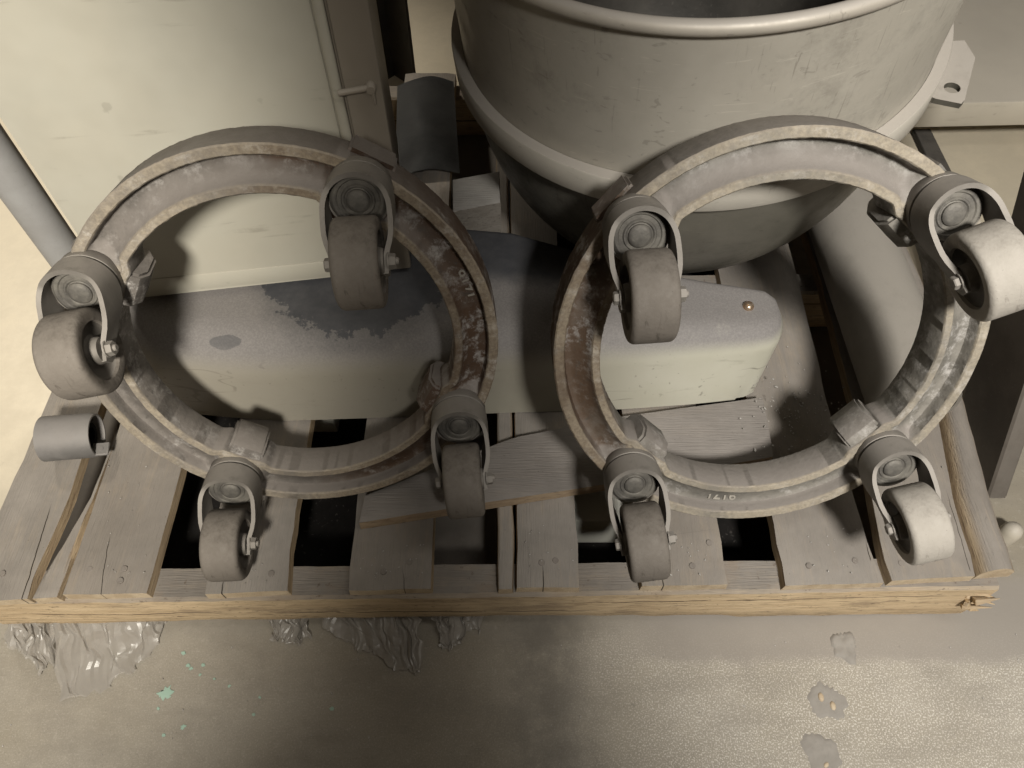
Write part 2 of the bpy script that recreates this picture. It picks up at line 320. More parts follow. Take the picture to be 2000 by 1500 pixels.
def mat_cover():
    t = NT('cover_paint'); X = t.xyz()
    n1 = t.noise(5, 7, 0.65); n2 = t.noise(34, 8, 0.72, off=(1, 2, 6)); n3 = t.noise(180, 4, .6)
    c = t.mix(t.rng(n1, 0.3, 0.7), (0.44, 0.425, 0.345), (0.50, 0.485, 0.41))
    c = t.mix(t.rng(t.noise(16, 6, .7, (1, 5, 5), (3, 3, 3)), .58, .75, 0, .35), c, (0.24, 0.225, 0.18))
    c = t.mix(t.math('MULTIPLY', t.rng(t.noise(130, 3, .5, off=(2, 9, 2)), .66, .72, 0, .5), t.rng(n1, .4, .55)), c, (0.10, 0.09, 0.075))
    ck = t.math('ABSOLUTE', t.math('SUBTRACT', t.noise(4, 2, .5, (1, 2, 5.5), (7, 3, 1)), .5))
    c = t.mix(t.math('MULTIPLY', t.rng(ck, .006, .002, 0, .55), t.rng(t.noise(9, 3, .5, off=(1, 6, 2)), .52, .60)), c, (0.09, 0.08, 0.068))
    # left half is grimier than the nose
    grime = t.rng(X[0], 0.25, 0.02)
    c = t.mix(t.math('MULTIPLY', grime, t.rng(n1, .2, .6, .35, .7)), c, (0.205, 0.18, 0.148))
    d = t.math('MULTIPLY', t.up(0.10, 0.75), t.rng(n2, 0.2, 0.45, 0.8, 1.0), True)
    dc = t.mix(t.rng(t.noise(420, 4, .7), .35, .7), (0.165, 0.154, 0.148), (0.215, 0.20, 0.192))
    c = t.mix(d, c, dc)
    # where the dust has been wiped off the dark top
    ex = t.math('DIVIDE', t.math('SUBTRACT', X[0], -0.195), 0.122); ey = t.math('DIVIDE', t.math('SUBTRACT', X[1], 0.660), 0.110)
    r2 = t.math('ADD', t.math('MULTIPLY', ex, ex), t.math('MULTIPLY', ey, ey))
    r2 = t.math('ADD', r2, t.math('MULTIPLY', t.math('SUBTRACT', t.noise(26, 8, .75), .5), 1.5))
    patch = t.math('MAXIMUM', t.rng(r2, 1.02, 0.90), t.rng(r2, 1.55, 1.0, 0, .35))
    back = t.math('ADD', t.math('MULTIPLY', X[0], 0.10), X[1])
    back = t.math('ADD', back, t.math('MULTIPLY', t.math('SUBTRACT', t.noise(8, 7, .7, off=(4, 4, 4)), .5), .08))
    bk = t.math('MULTIPLY', t.rng(back, 0.625, 0.665), t.rng(X[0], -0.12, -0.06))  # dark back of the top: less dust, plus shade painted in
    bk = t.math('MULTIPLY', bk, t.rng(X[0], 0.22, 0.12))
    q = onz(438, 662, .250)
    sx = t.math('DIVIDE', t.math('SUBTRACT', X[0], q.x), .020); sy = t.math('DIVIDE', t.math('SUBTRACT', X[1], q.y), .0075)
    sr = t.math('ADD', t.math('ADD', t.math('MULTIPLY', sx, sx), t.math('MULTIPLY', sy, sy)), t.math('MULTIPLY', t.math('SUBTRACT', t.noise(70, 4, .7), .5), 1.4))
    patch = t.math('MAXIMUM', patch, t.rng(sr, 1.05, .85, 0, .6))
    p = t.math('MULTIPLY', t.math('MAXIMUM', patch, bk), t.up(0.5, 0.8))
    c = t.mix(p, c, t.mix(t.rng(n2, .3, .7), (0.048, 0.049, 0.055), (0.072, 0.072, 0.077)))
    nb = t.bump(n2, 0.08, 0.003)
    return t.done(c, t.math('ADD', t.math('MULTIPLY', d, .4), .35, True), 0, nb, .45)
M_COVER = mat_cover()

def mat_bowl(name, col, col2, dark, metal, rough):
    t = NT(name)
    n1 = t.noise(5, 7, .65); n2 = t.noise(24, 8, .75, off=(2, 2, 1)); sc_ = t.noise(14, 4, .5, (18, 18, 1.2), dist=1.2); sc3 = t.noise(7, 3, .5, (7, 1, 16), (5, 2, 8), 1.0); sc2 = t.noise(9, 3, .5, (2, 2, 24), (3, 1, 1), 2)
    c = t.mix(t.rng(n1, .3, .7), col, col2)
    c = t.mix(t.math('MULTIPLY', t.rng(n2, .46, .72, 0, .5), t.rng(n1, .45, .62)), c, dark)
    c = t.mix(t.math('MULTIPLY', t.rng(sc_, .63, .68, 0, .5), t.rng(n1, .46, .56)), c, dark)
    c = t.mix(t.math('MULTIPLY', t.rng(sc3, .63, .67, 0, .4), t.rng(n2, .45, .55)), c, dark)
    c = t.mix(t.rng(sc2, .66, .70, 0, .25), c, tuple(min(1, x*1.5) for x in col))
    d = t.math('MULTIPLY', t.up(.35, .95), t.rng(n2, .2, .5, .7, .95)); c = t.mix(d, c, (0.34, 0.312, 0.28))
    m = t.math('MULTIPLY', t.math('SUBTRACT', 1.0, d), metal)
    nb = t.bump(n2, .07, .003)
    return t.done(c, t.rng(n2, .3, .7, rough, rough+.2), m, nb, .45)
M_BOWL = mat_bowl('bowl_steel', (0.44, 0.41, 0.355), (0.385, 0.357, 0.305), (0.20, 0.183, 0.155), 0.25, 0.42)
M_BOWLB = mat_bowl('bowl_base_steel', (0.185, 0.174, 0.145), (0.11, 0.103, 0.085), (0.05, 0.045, 0.037), 0.45, 0.36)
M_BOWLR = mat_bowl('bowl_rim_steel', (0.47, 0.43, 0.37), (0.38, 0.345, 0.295), (0.22, 0.195, 0.165), 0.25, 0.42)
M_BAND = mat_bowl('bowl_band_steel', (0.46, 0.43, 0.375), (0.42, 0.39, 0.34), (0.28, 0.26, 0.22), 0.1, 0.5)

M_INSIDE_SHADE = dusty('bowl_inside_shade', (0.03, 0.028, 0.025), (0.06, 0.055, 0.048), 0.2, 8, 0.4, 0.3, 0.2, 90, base=0.03)  # near-black, the bowl's inner shade put into its colour
def mat_film():
    t = NT('plastic_film')
    n = t.noise(40, 6, .7); c = t.mix(t.rng(n, .35, .7), (0.34, 0.315, 0.285), (0.26, 0.24, 0.212))
    t.b.inputs['Alpha'].default_value = 1
    t.L(t.rng(n, .3, .7, .62, .92), t.b.inputs['Alpha'])
    return t.done(c, .34, 0, t.bump(t.noise(60, 5, .6), .25, .002), .5)
M_FILM = mat_film()

# ---------------------------------------------------------------- floor
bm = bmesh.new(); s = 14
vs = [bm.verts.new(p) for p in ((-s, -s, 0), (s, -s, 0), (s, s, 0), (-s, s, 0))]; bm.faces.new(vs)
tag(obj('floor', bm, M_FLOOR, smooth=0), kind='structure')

# ---------------------------------------------------------------- pallet
DZ0, DZ1 = 0.105, 0.123
YAW = R_(0.8); DEPTH = Vector((-sin(YAW), cos(YAW), 0))
pallet = empty('pallet', loc=(0, 0.76, 0))
tag(pallet, 'weathered dusty wooden pallet carrying the two ring dollies and the steel bowl', 'pallet')
PINV = Matrix.Translation((0, -0.76, 0))
def padd(name, bm, mat, parent=pallet, smooth=40):
    if parent is pallet: bm.transform(PINV)
    return obj(name, bm, mat, parent, smooth=smooth)

def board(px, z1=DZ1, th=0.018, back=None, mat=M_DECK, warp=0.0015, rough=0.0016, crown=0.0, name='deck_board'):
    """px: list of ((xl,yl),(xr,yr)) pixel pairs of the left and right edge from the front backwards; extended straight to `back`."""
    L = [onz(*a, z1) for a, b in px]; R = [onz(*b, z1) for a, b in px]
    if back:
        for S in (L, R): 
            k = (back - S[-1].y)/DEPTH.y; S.append(S[-1] + DEPTH*k)
    def dense(S, seed):
        out = []
        for i in range(len(S)-1):
            n = max(2, int((S[i+1]-S[i]).length/0.022))
            for k in range(n):
                p = S[i].lerp(S[i+1], k/n); out.append(p)
        out.append(S[-1]); return out
    # resample both to the same count
    def resample(S, n):
        d = [0]
        for i in range(len(S)-1): d.append(d[-1] + (S[i+1]-S[i]).length)
        out = []
        for k in range(n):
            q = d[-1]*k/(n-1); i = 0
            while i < len(d)-2 and d[i+1] < q: i += 1
            out.append(S[i].lerp(S[i+1], (q-d[i])/max(1e-9, d[i+1]-d[i])))
        return out
    n = 40; A, B = resample(L, n), resample(R, n); m = 7
    bm = bmesh.new(); seed = random.uniform(0, 50); top = []; bot = []
    tw = random.uniform(-1, 1)*warp
    for k in range(n):
        a = A[k] + Vector((nz(A[k], 40, seed)*rough, 0, 0)); b = B[k] + Vector((nz(B[k], 40, seed+9)*rough, 0, 0))
        rt, rb = [], []
        for j in range(m):
            f = j/(m-1); p = a.lerp(b, f)
            if k == 0: p = p + Vector((0, nz(p, 16, seed+4)*0.0022, 0))
            e = -0.0022 if j in (0, m-1) or k == 0 else 0.0
            dz = nz(p, 9, seed)*warp + nz(p, 50, seed)*0.0004 + tw*(f-.5) + crown*(1-(2*f-1)**2)*(1.0 if crown > .01 else max(0.0, min(1.0, (p.y-.33)/.16)))
            q = p.copy()
            if e:
                if j == 0: q = q + (b-a).normalized()*0.0012
                if j == m-1: q = q - (b-a).normalized()*0.0012
            rt.append(bm.verts.new((q.x, q.y, z1 + dz + e))); rb.append(bm.verts.new((p.x, p.y, z1 - th)))
        top.append(rt); bot.append(rb)
    for k in range(n-1):
        for j in range(m-1):
            bm.faces.new((top[k][j], top[k][j+1], top[k+1][j+1], top[k+1][j])); bm.faces.new((bot[k][j], bot[k+1][j], bot[k+1][j+1], bot[k][j+1]))
        bm.faces.new((top[k][0], top[k+1][0], bot[k+1][0], bot[k][0])); bm.faces.new((top[k][-1], bot[k][-1], bot[k+1][-1], top[k+1][-1]))
    for j in range(m-1):
        bm.faces.new((top[0][j], bot[0][j], bot[0][j+1], top[0][j+1])); bm.faces.new((top[-1][j], top[-1][j+1], bot[-1][j+1], bot[-1][j]))
    return bm
BACK = 1.29
def deck(px, nails=(), **kw):
    o = padd('deck_board', board(px, back=BACK, **kw), M_DECK, smooth=35)
    for x, y in nails:
        p = onz(x, y) - Vector((0, .76, 0)); b = bmesh.new(); cyl(b, (p.x, p.y, DZ1-0.004), (p.x, p.y, DZ1+0.0011), 0.0037, 12)
        obj('nail', b, M_NAIL, o)
    return o
deck([((-78, 1172), (52, 1169)), ((-52, 1110), (58, 1140)), ((0, 990), (132, 975)), ((40, 905), (166, 873))], nails=((5, 1120),))
# split-off sliver of the left boards
padd('deck_board', board([((60, 1168), (110, 1165)), ((82, 1126), (140, 1085)), ((178, 972), (186, 965)), ((216, 873), (222, 873))]), M_DECK, smooth=35)
deck([((120, 1162), (287, 1157)), ((148, 1078), (307, 1085)), ((187, 965), (336, 980))], nails=((176, 1112), (243, 1111), (235, 1134)))
deck([((398, 1158), (562, 1154)), ((405, 1085), (566, 1080))], nails=((430, 1128), (530, 1120)))
deck([((678, 1152), (843, 1147)), ((684, 1080), (845, 1078))], nails=((749, 1117), (800, 1098)))
deck([((971, 1147), (1003, 1146)), ((971, 1080), (1005, 1080))])
deck([((1008, 1146), (1134, 1144)), ((1009, 1080), (1131, 1080))], nails=((1058, 1099), (1085, 1095)))
deck([((1252, 1143), (1424, 1140)), ((1245, 1080), (1415, 1078))], nails=((1352, 1105), (1385, 1060)))
deck([((1534, 1142), (1730, 1136)), ((1524, 1090), (1704, 1080)), ((1498, 960), (1668, 960)), ((1472, 842), (1632, 842)), ((1424, 625), (1580, 625)), ((1400, 513), (1552, 513))], nails=((1580, 1105), (1670, 1095)))
deck([((1742, 1132), (1908, 1124)), ((1722, 1080), (1900, 1090)), ((1705, 980), (1866, 980)), ((1667, 786), (1830, 786)), ((1629, 646), (1792, 646)), ((1600, 537), (1756, 537))], nails=((1760, 1100), (1800, 1098)), crown=0.003)
deck([((1915, 1122), (1986, 1114)), ((1905, 1090), (1972, 1075)), ((1870, 980), (1935, 970)), ((1836, 786), (1884, 786)), ((1799, 646), (1842, 646))], crown=0.013)

def stringer(y0, y1, x0, x1, ragged=0.0):
    bm = bmesh.new(); n = 90; rows = []
    for k in range(n):
        x = x0 + (x1-x0)*k/(n-1); dy = (x-0.0)*tan(YAW); ring = []
        wob = nz((x, y0, 0), 5, 3)*0.004*(1 if ragged else .3); bot = 0.018 + ragged*(0.018*nz((x, 0, 0), 4, 11) + 0.004*nz((x, 0, 0), 16, 5))
        if ragged and x > 0.27: bot -= 0.008*min(1, (x-.27)/.02)
        top = 0.105
        for (yy, zz) in ((y0+.003, bot), (y0+wob*.5, bot+.006), (y0+wob*.4-.0015, .045), (y0+wob*.5, .075), (y0+wob*.3, top-.004), (y0+.004, top), (y1, top), (y1, .016)):
            ring.append(bm.verts.new((x, yy+dy + (nz((x, yy, zz), 30, 2)*.0012), zz)))
        rows.append(ring)
    m = len(rows[0])
    for k in range(n-1):
        for j in range(m): bm.faces.new((rows[k][j], rows[k+1][j], rows[k+1][(j+1) % m], rows[k][(j+1) % m]))
    bm.faces.new(rows[0]); bm.faces.new(list(reversed(rows[-1])))
    return bm
fs = padd('stringer', stringer(0.2835, 0.322, -0.64, 0.575, 1.0), M_STRING, smooth=35)
fs['label'] = 'front stringer with fresh yellow wood showing and a splintered right end'
padd('stringer', stringer(0.745, 0.783, -0.64, 0.60), M_STRING, smooth=35)
padd('stringer', stringer(1.24, 1.278, -0.64, 0.60), M_STRING, smooth=35)
# bottom boards, coloured dark for the shade under the deck
for x0, x1 in ((-0.62, -0.50), (-0.14, -0.02), (0.47, 0.57)):
    b = bmesh.new(); box(b, (x0, 0.335, 0.0045), (x1, 1.25, 0.0155), bev=0.002, seg=1); padd('bottom_board', b, M_GUARD)
# splinters at the broken end of the front stringer
for k in range(9):
    b = bmesh.new(); x = 0.566 + random.uniform(-.006, .006); z = random.uniform(.03, .092); y = 0.284 + random.uniform(0, .012)
    L = random.uniform(.010, .028); d = Vector((random.uniform(.5, 1), random.uniform(-.35, .1), random.uniform(-.6, .3))).normalized()
    cyl(b, Vector((x, y, z)) - d*.012, Vector((x, y, z)) + d*L, random.uniform(.0030, .0058), 4, 0.0006)
    b.transform(PINV); obj('splinter', b, M_SPLINT, fs)

# ---------------------------------------------------------------- loose plank lying across the deck
bm = board([((700, 1022), (712, 965)), ((1000, 974), (1000, 852)), ((1200, 943), (1200, 812)), ((1512, 892), (1490, 772))], z1=0.1425, th=0.0185, rough=0.002)
M0 = Vector((0.07, 0.44, 0.123)); bm.transform(Matrix.Translation(-M0))
o = obj('loose_plank', bm, M_PLANK, smooth=35); o.location = M0
tag(o, 'short loose plank lying askew across the deck boards, right end crumbling', 'plank')

# crumbs on the plank and boards
bm = bmesh.new()
def crumb(p, r):
    M = Matrix.Translation(p) @ Matrix.Rotation(random.uniform(0, 6), 4, 'Z') @ Matrix.Diagonal((random.uniform(.6, 1.8), random.uniform(.5, 1), random.uniform(.4, .8), 1))
    bmesh.ops.create_icosphere(bm, subdivisions=1, radius=r, matrix=M)
for k in range(130):
    a = random.gauss(1545, 40); b_ = random.gauss(800, 45); crumb(onz(a, b_, 0.1245 if a > 1515 else 0.1445), random.uniform(.0006, .0019))
for k in range(150):
    (xa, ya, xb, yb) = random.choice(((210, 900, 300, 1140), (420, 1100, 540, 1140), (700, 1060, 830, 1130), (1020, 1020, 1120, 1130), (1270, 1060, 1400, 1125), (1540, 1020, 1690, 1120), (1750, 900, 1850, 1110), (1680, 560, 1720, 760)))
    crumb(onz(random.uniform(xa, xb), random.uniform(ya, yb), 0.1240), random.uniform(.0004, .0012))
for k in range(120):
    a = random.uniform(0, 2000); b_ = random.uniform(1230, 1500); crumb(onz(a, b_, 0.0005), random.uniform(.0004, .0013))
tag(obj('crumbs', bm, M_BLOCK), 'grit and wood crumbs scattered over the boards and floor', 'crumbs', kind='stuff')

# ---------------------------------------------------------------- machine cover lying behind the rings
def rounded_section(yf, yb, z0, zt, rf, rb, lean):
    pts = [(yf, z0), (yf+lean*.5, z0 + (zt-rf-z0)*.5)]
    for k in range(9):
        a = pi - (pi/2)*k/8; pts.append((yf+lean+rf+rf*cos(a), zt-rf+rf*sin(a)))
    for k in range(4): pts.append((yf+lean+rf + (yb-rb-yf-lean-rf)*(k+1)/5, zt))
    for k in range(6):
        a = pi/2 - (pi/2)*k/5; pts.append((yb-rb+rb*cos(a), zt-rb+rb*sin(a)))
    pts.append((yb, z0)); return pts
keys = [(-0.492, .585, .710, .230, .045), (-0.487, .558, .735, .242, .05), (-0.475, .540, .75, .250, .054), (-0.44, .524, .76, .254, .058), (-0.37, .516, .76, .255, .058), (-0.30, .511, .755, .256, .058), (-0.12, .518, .745, .256, .056),
        (0.0, .524, .733, .254, .054), (0.09, .526, .70, .252, .048), (0.16, .530, .672, .250, .045), (0.25, .538, .652, .247, .036), (0.30, .544, .645, .244, .032), (0.325, .549, .641, .242, .03), (0.338, .556, .632, .238, .03), (0.346, .570, .615, .228, .02)]
bm = bmesh.new(); secs = []
def lerpkeys(x):
    for a, b in zip(keys, keys[1:]):
        if a[0] <= x <= b[0]:
            f = (x-a[0])/(b[0]-a[0]); return [a[i]+(b[i]-a[i])*f for i in range(5)]
xs = [-0.492, -0.490, -0.487, -0.482, -0.475, -0.465, -0.455, -0.44, -0.42, -0.40] + [-0.40+0.7*k/28 for k in range(1, 29)] + [.312, .325, .332, .338, .342, .346]
for x in xs:
    _, yf, yb, zt, r = lerpkeys(x)
    secs.append([bm.verts.new((x - (0.012*(1-(z-.123)/.12) if x > .3 else 0), y, z)) for y, z in rounded_section(yf, yb, .1245, zt, r, .012, .012)])
m = len(secs[0])
for A, B in zip(secs, secs[1:]):
    for j in range(m-1): bm.faces.new((A[j], A[j+1], B[j+1], B[j]))
bm.faces.new(secs[0]); bm.faces.new(list(reversed(secs[-1])))
bmesh.ops.bevel(bm, geom=[e for e in bm.edges if e.calc_face_angle(0) > R_(50)], offset=.006, segments=3, affect='EDGES')
cover = empty('machine_cover', loc=(-0.05, .63, .1245))
MC = Matrix.Translation((0.05, -.63, -.1245))
oc = obj('shell', bm, M_COVER, cover, smooth=45); oc.matrix_parent_inverse = MC
tag(cover, 'long cream sheet metal machine cover with rounded nose, thick with grey dust, behind the rings', 'machine cover')
p = onz(1462, 597, .2465); bm = bmesh.new()
lathe(bm, [(0, .0045), (.004, .0038), (.0065, .0016), (.007, 0), (.007, -.002), (0, -.002)], 20, Matrix.Translation(p))
M_SCREW = dusty('screw_steel', (0.55, 0.44, 0.33), (0.40, 0.24, 0.13), 0.1, 150, 0.25, 0.8, 0.2, 400, base=0)
os_ = obj('screw', bm, M_SCREW, cover); os_.matrix_parent_inverse = MC

# ---------------------------------------------------------------- bowl dollies
def caster_meshes():
    """local frame: +z away from the ring, -y the trailing direction, x along the axle"""
    T, H, RW, WW = 0.037, 0.052, 0.0398, 0.0395
    me = {}
    # fork: bent strap loop with arms, plus swivel plate
    bm = bmesh.new(); path = []
    R0 = 0.0285
    def nlo(s): return 0.0 if s < .35 else 0.034*((s-.35)/.65)**1.2
    half = []
    for k in range(13):
        a = pi/2 - (pi/2)*k/12; half.append((R0*cos(a), R0*sin(a)))
    for t_, a_ in ((-.008, .0288), (-.015, .0284), (-.021, .0270), (-.0265, .0248), (-.031, .0232), (-.036, .0225), (-.043, .0225), (-.049, .0225)):
        half.append((a_, t_))
    loop = [(-x, y) for x, y in reversed(half)][:-1] + half
    rows = []
    for (x, y) in loop:
        f = max(0.0, min(1.0, (R0-y)/(R0+.049)))
        lo = -0.008 if f < .42 else -0.008 + .052*((f-.42)/.58)**1.4
        hi = 0.019 + 0.047*(max(0, f-.15)/.85)**1.15
        if y < -.036:                                # rounded tab round the axle
            q = min(1, (-.036-y)/.0135); hw = .0115*sqrt(max(0.02, 1-q*q)); lo, hi = H-.001-hw, H+.001+hw
            lo = max(lo, 0.03)
        rows.append((Vector((x, y, lo)), Vector((x, y, hi))))
    n = len(rows); th = 0.0044; out, inn = [], []
    for k in range(n):
        p = rows[k][0]; a = rows[max(0, k-1)][0]; b = rows[min(n-1, k+1)][0]
        tg = Vector((b.x-a.x, b.y-a.y, 0)).normalized(); nn = Vector((-tg.y, tg.x, 0))
        o_ = []; i_ = []
        for h in range(5):
            q = rows[k][0].lerp(rows[k][1], h/4); o_.append(bm.verts.new(q + nn*th/2)); i_.append(bm.verts.new(q - nn*th/2))
        out.append(o_); inn.append(i_)
    for k in range(n-1):
        for h in range(4):
            bm.faces.new((out[k][h], out[k+1][h], out[k+1][h+1], out[k][h+1])); bm.faces.new((inn[k][h], inn[k][h+1], inn[k+1][h+1], inn[k+1][h]))
        bm.faces.new((out[k][4], out[k+1][4], inn[k+1][4], inn[k][4])); bm.faces.new((out[k][0], inn[k][0], inn[k+1][0], out[k+1][0]))
    for k in (0, n-1):
        for h in range(4): bm.faces.new((out[k][h], out[k][h+1], inn[k][h+1], inn[k][h]))
    # swivel plate and raceway
    lathe(bm, [(0, -.004), (.0275, -.004), (.0285, -.002), (.0275, .0012), (0, .0012)], 36)
    me['fork'] = mesh_from(bm, 'fork', 35)
    bm = bmesh.new(); lathe(bm, [(0, -.026), (.0285, -.026), (.0298, -.024), (.0298, -.0125), (.0268, -.0115), (.0268, -.0098), (.0296, -.0088), (.0296, -.0055), (.028, -.0042), (0, -.0042)], 40)
    me['raceway'] = mesh_from(bm, 'raceway', 35)
    bm = bmesh.new(); lathe(bm, [(0, .0088), (.0072, .0086), (.0092, .0079), (.0104, .0066), (.0106, .0048), (.0116, .0044), (.0128, .0056), (.0142, .0056), (.0152, .0042), (.0185, .0040), (.0196, .0052), (.0222, .0052), (.0246, .0036), (.0258, .0012), (0, .0012)], 40)
    me['kingpin'] = mesh_from(bm, 'kingpin', 30)
    # wheel, axle along x
    MX = Matrix.Translation((0, -T, H)) @ Matrix.Rotation(pi/2, 4, 'Y')
    hw = WW/2; bm = bmesh.new()
    prof = [(.0265, -hw+.0045), (.0275, -hw+.0008), (.0315, -hw)]
    for k in range(6):
        a = -pi/2 + (pi/2)*k/5; prof.append((RW-.0055+.0054*cos(a), -hw+.0055+.0055*sin(a)))
    prof.append((RW, 0))
    for k in range(6):
        a = (pi/2)*k/5; prof.append((RW-.0055+.0054*cos(a), hw-.0055+.0055*sin(a)))
    prof += [(.0315, hw), (.0275, hw-.0008), (.0265, hw-.0045)]
    lathe(bm, prof, 56, MX, closed=True); me['tyre'] = mesh_from(bm, 'tyre', 50)
    bm = bmesh.new(); g = []
    for s_ in (-1, 1): pass
    prof = [(.0045, -hw-.0015), (.0115, -hw-.0015), (.0125, -hw+.001), (.0128, -hw+.0055), (.0155, -hw+.0072), (.024, -hw+.0062), (.0268, -hw+.0038), (.0268, hw-.0038), (.024, hw-.0062), (.0155, hw-.0072), (.0128, hw-.0055), (.0125, hw-.001), (.0115, hw+.0015), (.0045, hw+.0015)]
    lathe(bm, prof, 40, MX, closed=True); me['hub'] = mesh_from(bm, 'hub', 35)
    # axle bolt: hex head on one side, nut and thread on the other
    MB = Matrix.Translation((0, -T, H)) @ Matrix.Rotation(pi/2, 4, 'Y')
    bm = bmesh.new(); lathe(bm, [(0, -.024), (.0078, -.024), (.0078, -.0252), (0, -.0252)], 20, MB)
    lathe(bm, [(0, -.0252), (.0060, -.0252), (.0060, -.0288), (.0052, -.0298), (0, -.0298)], 6, MB)
    me['axle_bolt'] = mesh_from(bm, 'axle_bolt', 30)
    bm = bmesh.new(); lathe(bm, [(0, .024), (.0080, .024), (.0080, .0254), (0, .0254)], 20, MB)
    lathe(bm, [(0, .0254), (.0066, .0254), (.0070, .0262), (.0066, .0308), (0, .0308)], 6, MB); lathe(bm, [(0, .0308), (.0032, .0308), (.0032, .0328), (.0026, .0334), (0, .0334)], 12, MB)
    me['axle_nut'] = mesh_from(bm, 'axle_nut', 30)
    return me
CM = caster_meshes()
RO, RI, RM = 0.2145, 0.1685, 0.1925     # outer, inner radius; caster circle

def ring_bm(phis, seed):
    bm = bmesh.new(); N = 360; rows = []
    for i in range(N):
        a = 2*pi*i/N
        d = min(abs((a-p+pi) % (2*pi) - pi) for p in phis)
        f = max(0, min(1, (R_(11.5)-d)/R_(4.0))); f = f*f*(3-2*f)
        zf = -0.0150 + 0.0120*f
        wv = 0.0006*noise.noise(Vector((cos(a)*14, sin(a)*14, seed))); w2 = 0.0005*noise.noise(Vector((cos(a)*40, sin(a)*40, seed+4)))
        ro = RO + w2; ri = RI - w2 - 0.006*f
        prof = [(ro-.001, -.049), (ro, -.047), (ro, -.0015), (ro-.0015, wv), (ro-.0095, wv), (ro-.0108, -.0015), (ro-.0112, zf*.70-.001), (ro-.0125, zf*.94-.001), (ro-.016, zf-.001),
                (RM+.003, zf-.0008+w2), (ri+.024, zf*.97), (ri+.016, zf*.72), (ri+.0105, zf*.32), (ri+.0085, -.0012), (ri+.0075, wv), (ri+.0012, wv), (ri, -.0014), (ri-.001, -.040), (ri, -.042), (ri+.012, -.0445), (RM+.006, -.049)]
        rows.append([bm.verts.new((r*cos(a), r*sin(a), z)) for r, z in prof])
    m = len(rows[0])
    for i in range(N):
        A, B = rows[i], rows[(i+1) % N]
        for j in range(m): bm.faces.new((A[j], B[j], B[(j+1) % m], A[(j+1) % m]))
    return bm

def lug_bm(phi):
    """bowl stop: a block standing inside the ring, tied to a raised pad on the outer wall by a bar behind it"""
    bm = bmesh.new(); M = Matrix.Rotation(phi, 4, 'Z')
    prof = [(.150, -.046), (.1475, -.018), (.153, -.0065), (.162, -.0035), (.175, -.0065), (RO-.006, -.024), (RO+.0042, -.020), (RO+.0052, -.052), (RO-.004, -.058), (.158, -.058)]
    A = []; B = []
    for r, z in prof:
        h = .0185 + .004*(r-.14)/.07
        A.append(bm.verts.new(M @ Vector((r, -h, z)))); B.append(bm.verts.new(M @ Vector((r, h, z))))
    fs = [bm.faces.new(A), bm.faces.new(list(reversed(B)))]; n = len(prof)
    for i in range(n): fs.append(bm.faces.new((A[i], A[(i+1) % n], B[(i+1) % n], B[i])))
    bmesh.ops.bevel(bm, geom=list({e for f in fs[:2] for e in f.edges}), offset=.0028, segments=2, affect='EDGES')
    return bm

def number_bm(phi, text='9171'):
    """raised casting number in the channel, tops of the figures outwards"""
    cu = bpy.data.curves.new('n', 'FONT'); cu.body = text; cu.size = 0.0165; cu.extrude = 0.0014; cu.bevel_depth = 0.0002; cu.align_x = 'CENTER'; cu.space_character = 1.05
    to = bpy.data.objects.new('n', cu); COL.objects.link(to)
    dg = bpy.context.evaluated_depsgraph_get(); dg.update()
    me = bpy.data.meshes.new_from_object(to.evaluated_get(dg)); bpy.data.objects.remove(to)
    bm = bmesh.new(); bm.from_mesh(me); bpy.data.meshes.remove(me)
    for v in bm.verts:
        r = 0.1865 + v.co.y; a = phi - v.co.x/0.192
        v.co = Vector((r*cos(a), r*sin(a), -0.0155 + v.co.z))
    return bm

def dolly(center, tilt, yaw, base_phi, swivel, iron, treads, numphi, label, seed):
    n = Vector((sin(yaw)*sin(tilt), -cos(yaw)*sin(tilt), cos(tilt))); u = Vector((cos(yaw), sin(yaw), 0)); v = n.cross(u)
    M = Matrix(((u.x, v.x, n.x, center[0]), (u.y, v.y, n.y, center[1]), (u.z, v.z, n.z, center[2]), (0, 0, 0, 1)))
    root = empty('bowl_dolly', M); tag(root, label, 'dolly', 'bowl dollies leaning on the pallet')
    phis = [R_(b) for b in base_phi]
    obj('ring', ring_bm(phis, seed), iron, root, smooth=40)
    for i, p in enumerate(phis):
        obj('lug', lug_bm(p), iron, root)
        Mc = Matrix.Translation((RM*cos(p), RM*sin(p), 0.019)) @ Matrix.Rotation(R_(swivel[i]), 4, 'Z')
        f = link('caster', CM['fork'], M_FORK, root, Mc)
        link('raceway', CM['raceway'], M_FORK, f); link('kingpin', CM['kingpin'], M_PIN, f)
        t = link('tyre', CM['tyre'].copy() if treads[i] is not M_TREAD else CM['tyre'], None, f)
        t.data.materials.clear() if treads[i] is not M_TREAD else None
        if not t.data.materials: t.data.materials.append(treads[i])
        link('hub', CM['hub'], M_HUB, f); link('axle_bolt', CM['axle_bolt'], M_BOLT, f); link('axle_nut', CM['axle_nut'], M_BOLT, f)
    obj('casting_number', number_bm(R_(numphi)), M_NUM, root, smooth=30)
    return root
def pose(c, R0=0.22):
    k = RO/R0; return Vector((c[0]*k, c[1]*k, CAM_Z + (c[2]-CAM_Z)*k))
P = M_TREAD_LIT; T = M_TREAD
dolly(pose((-.234, .470, .334)), R_(70.5), R_(4.7), (60, 151, 240, 330), (0, 8, -3, 2), M_IRON_L, (T, T, T, T), 17,
      'rusty cast iron ring dolly with four casters, leaning against the cream cabinet', 3)
dolly(pose((.262, .451, .359)), R_(64.1), R_(1.5), (138, 48, 228, 318), (3, 22, 8, 16), M_IRON_R, (T, P, T, P), 264,
      'pale grey cast iron ring dolly with four casters, leaning against the steel bowl', 8)

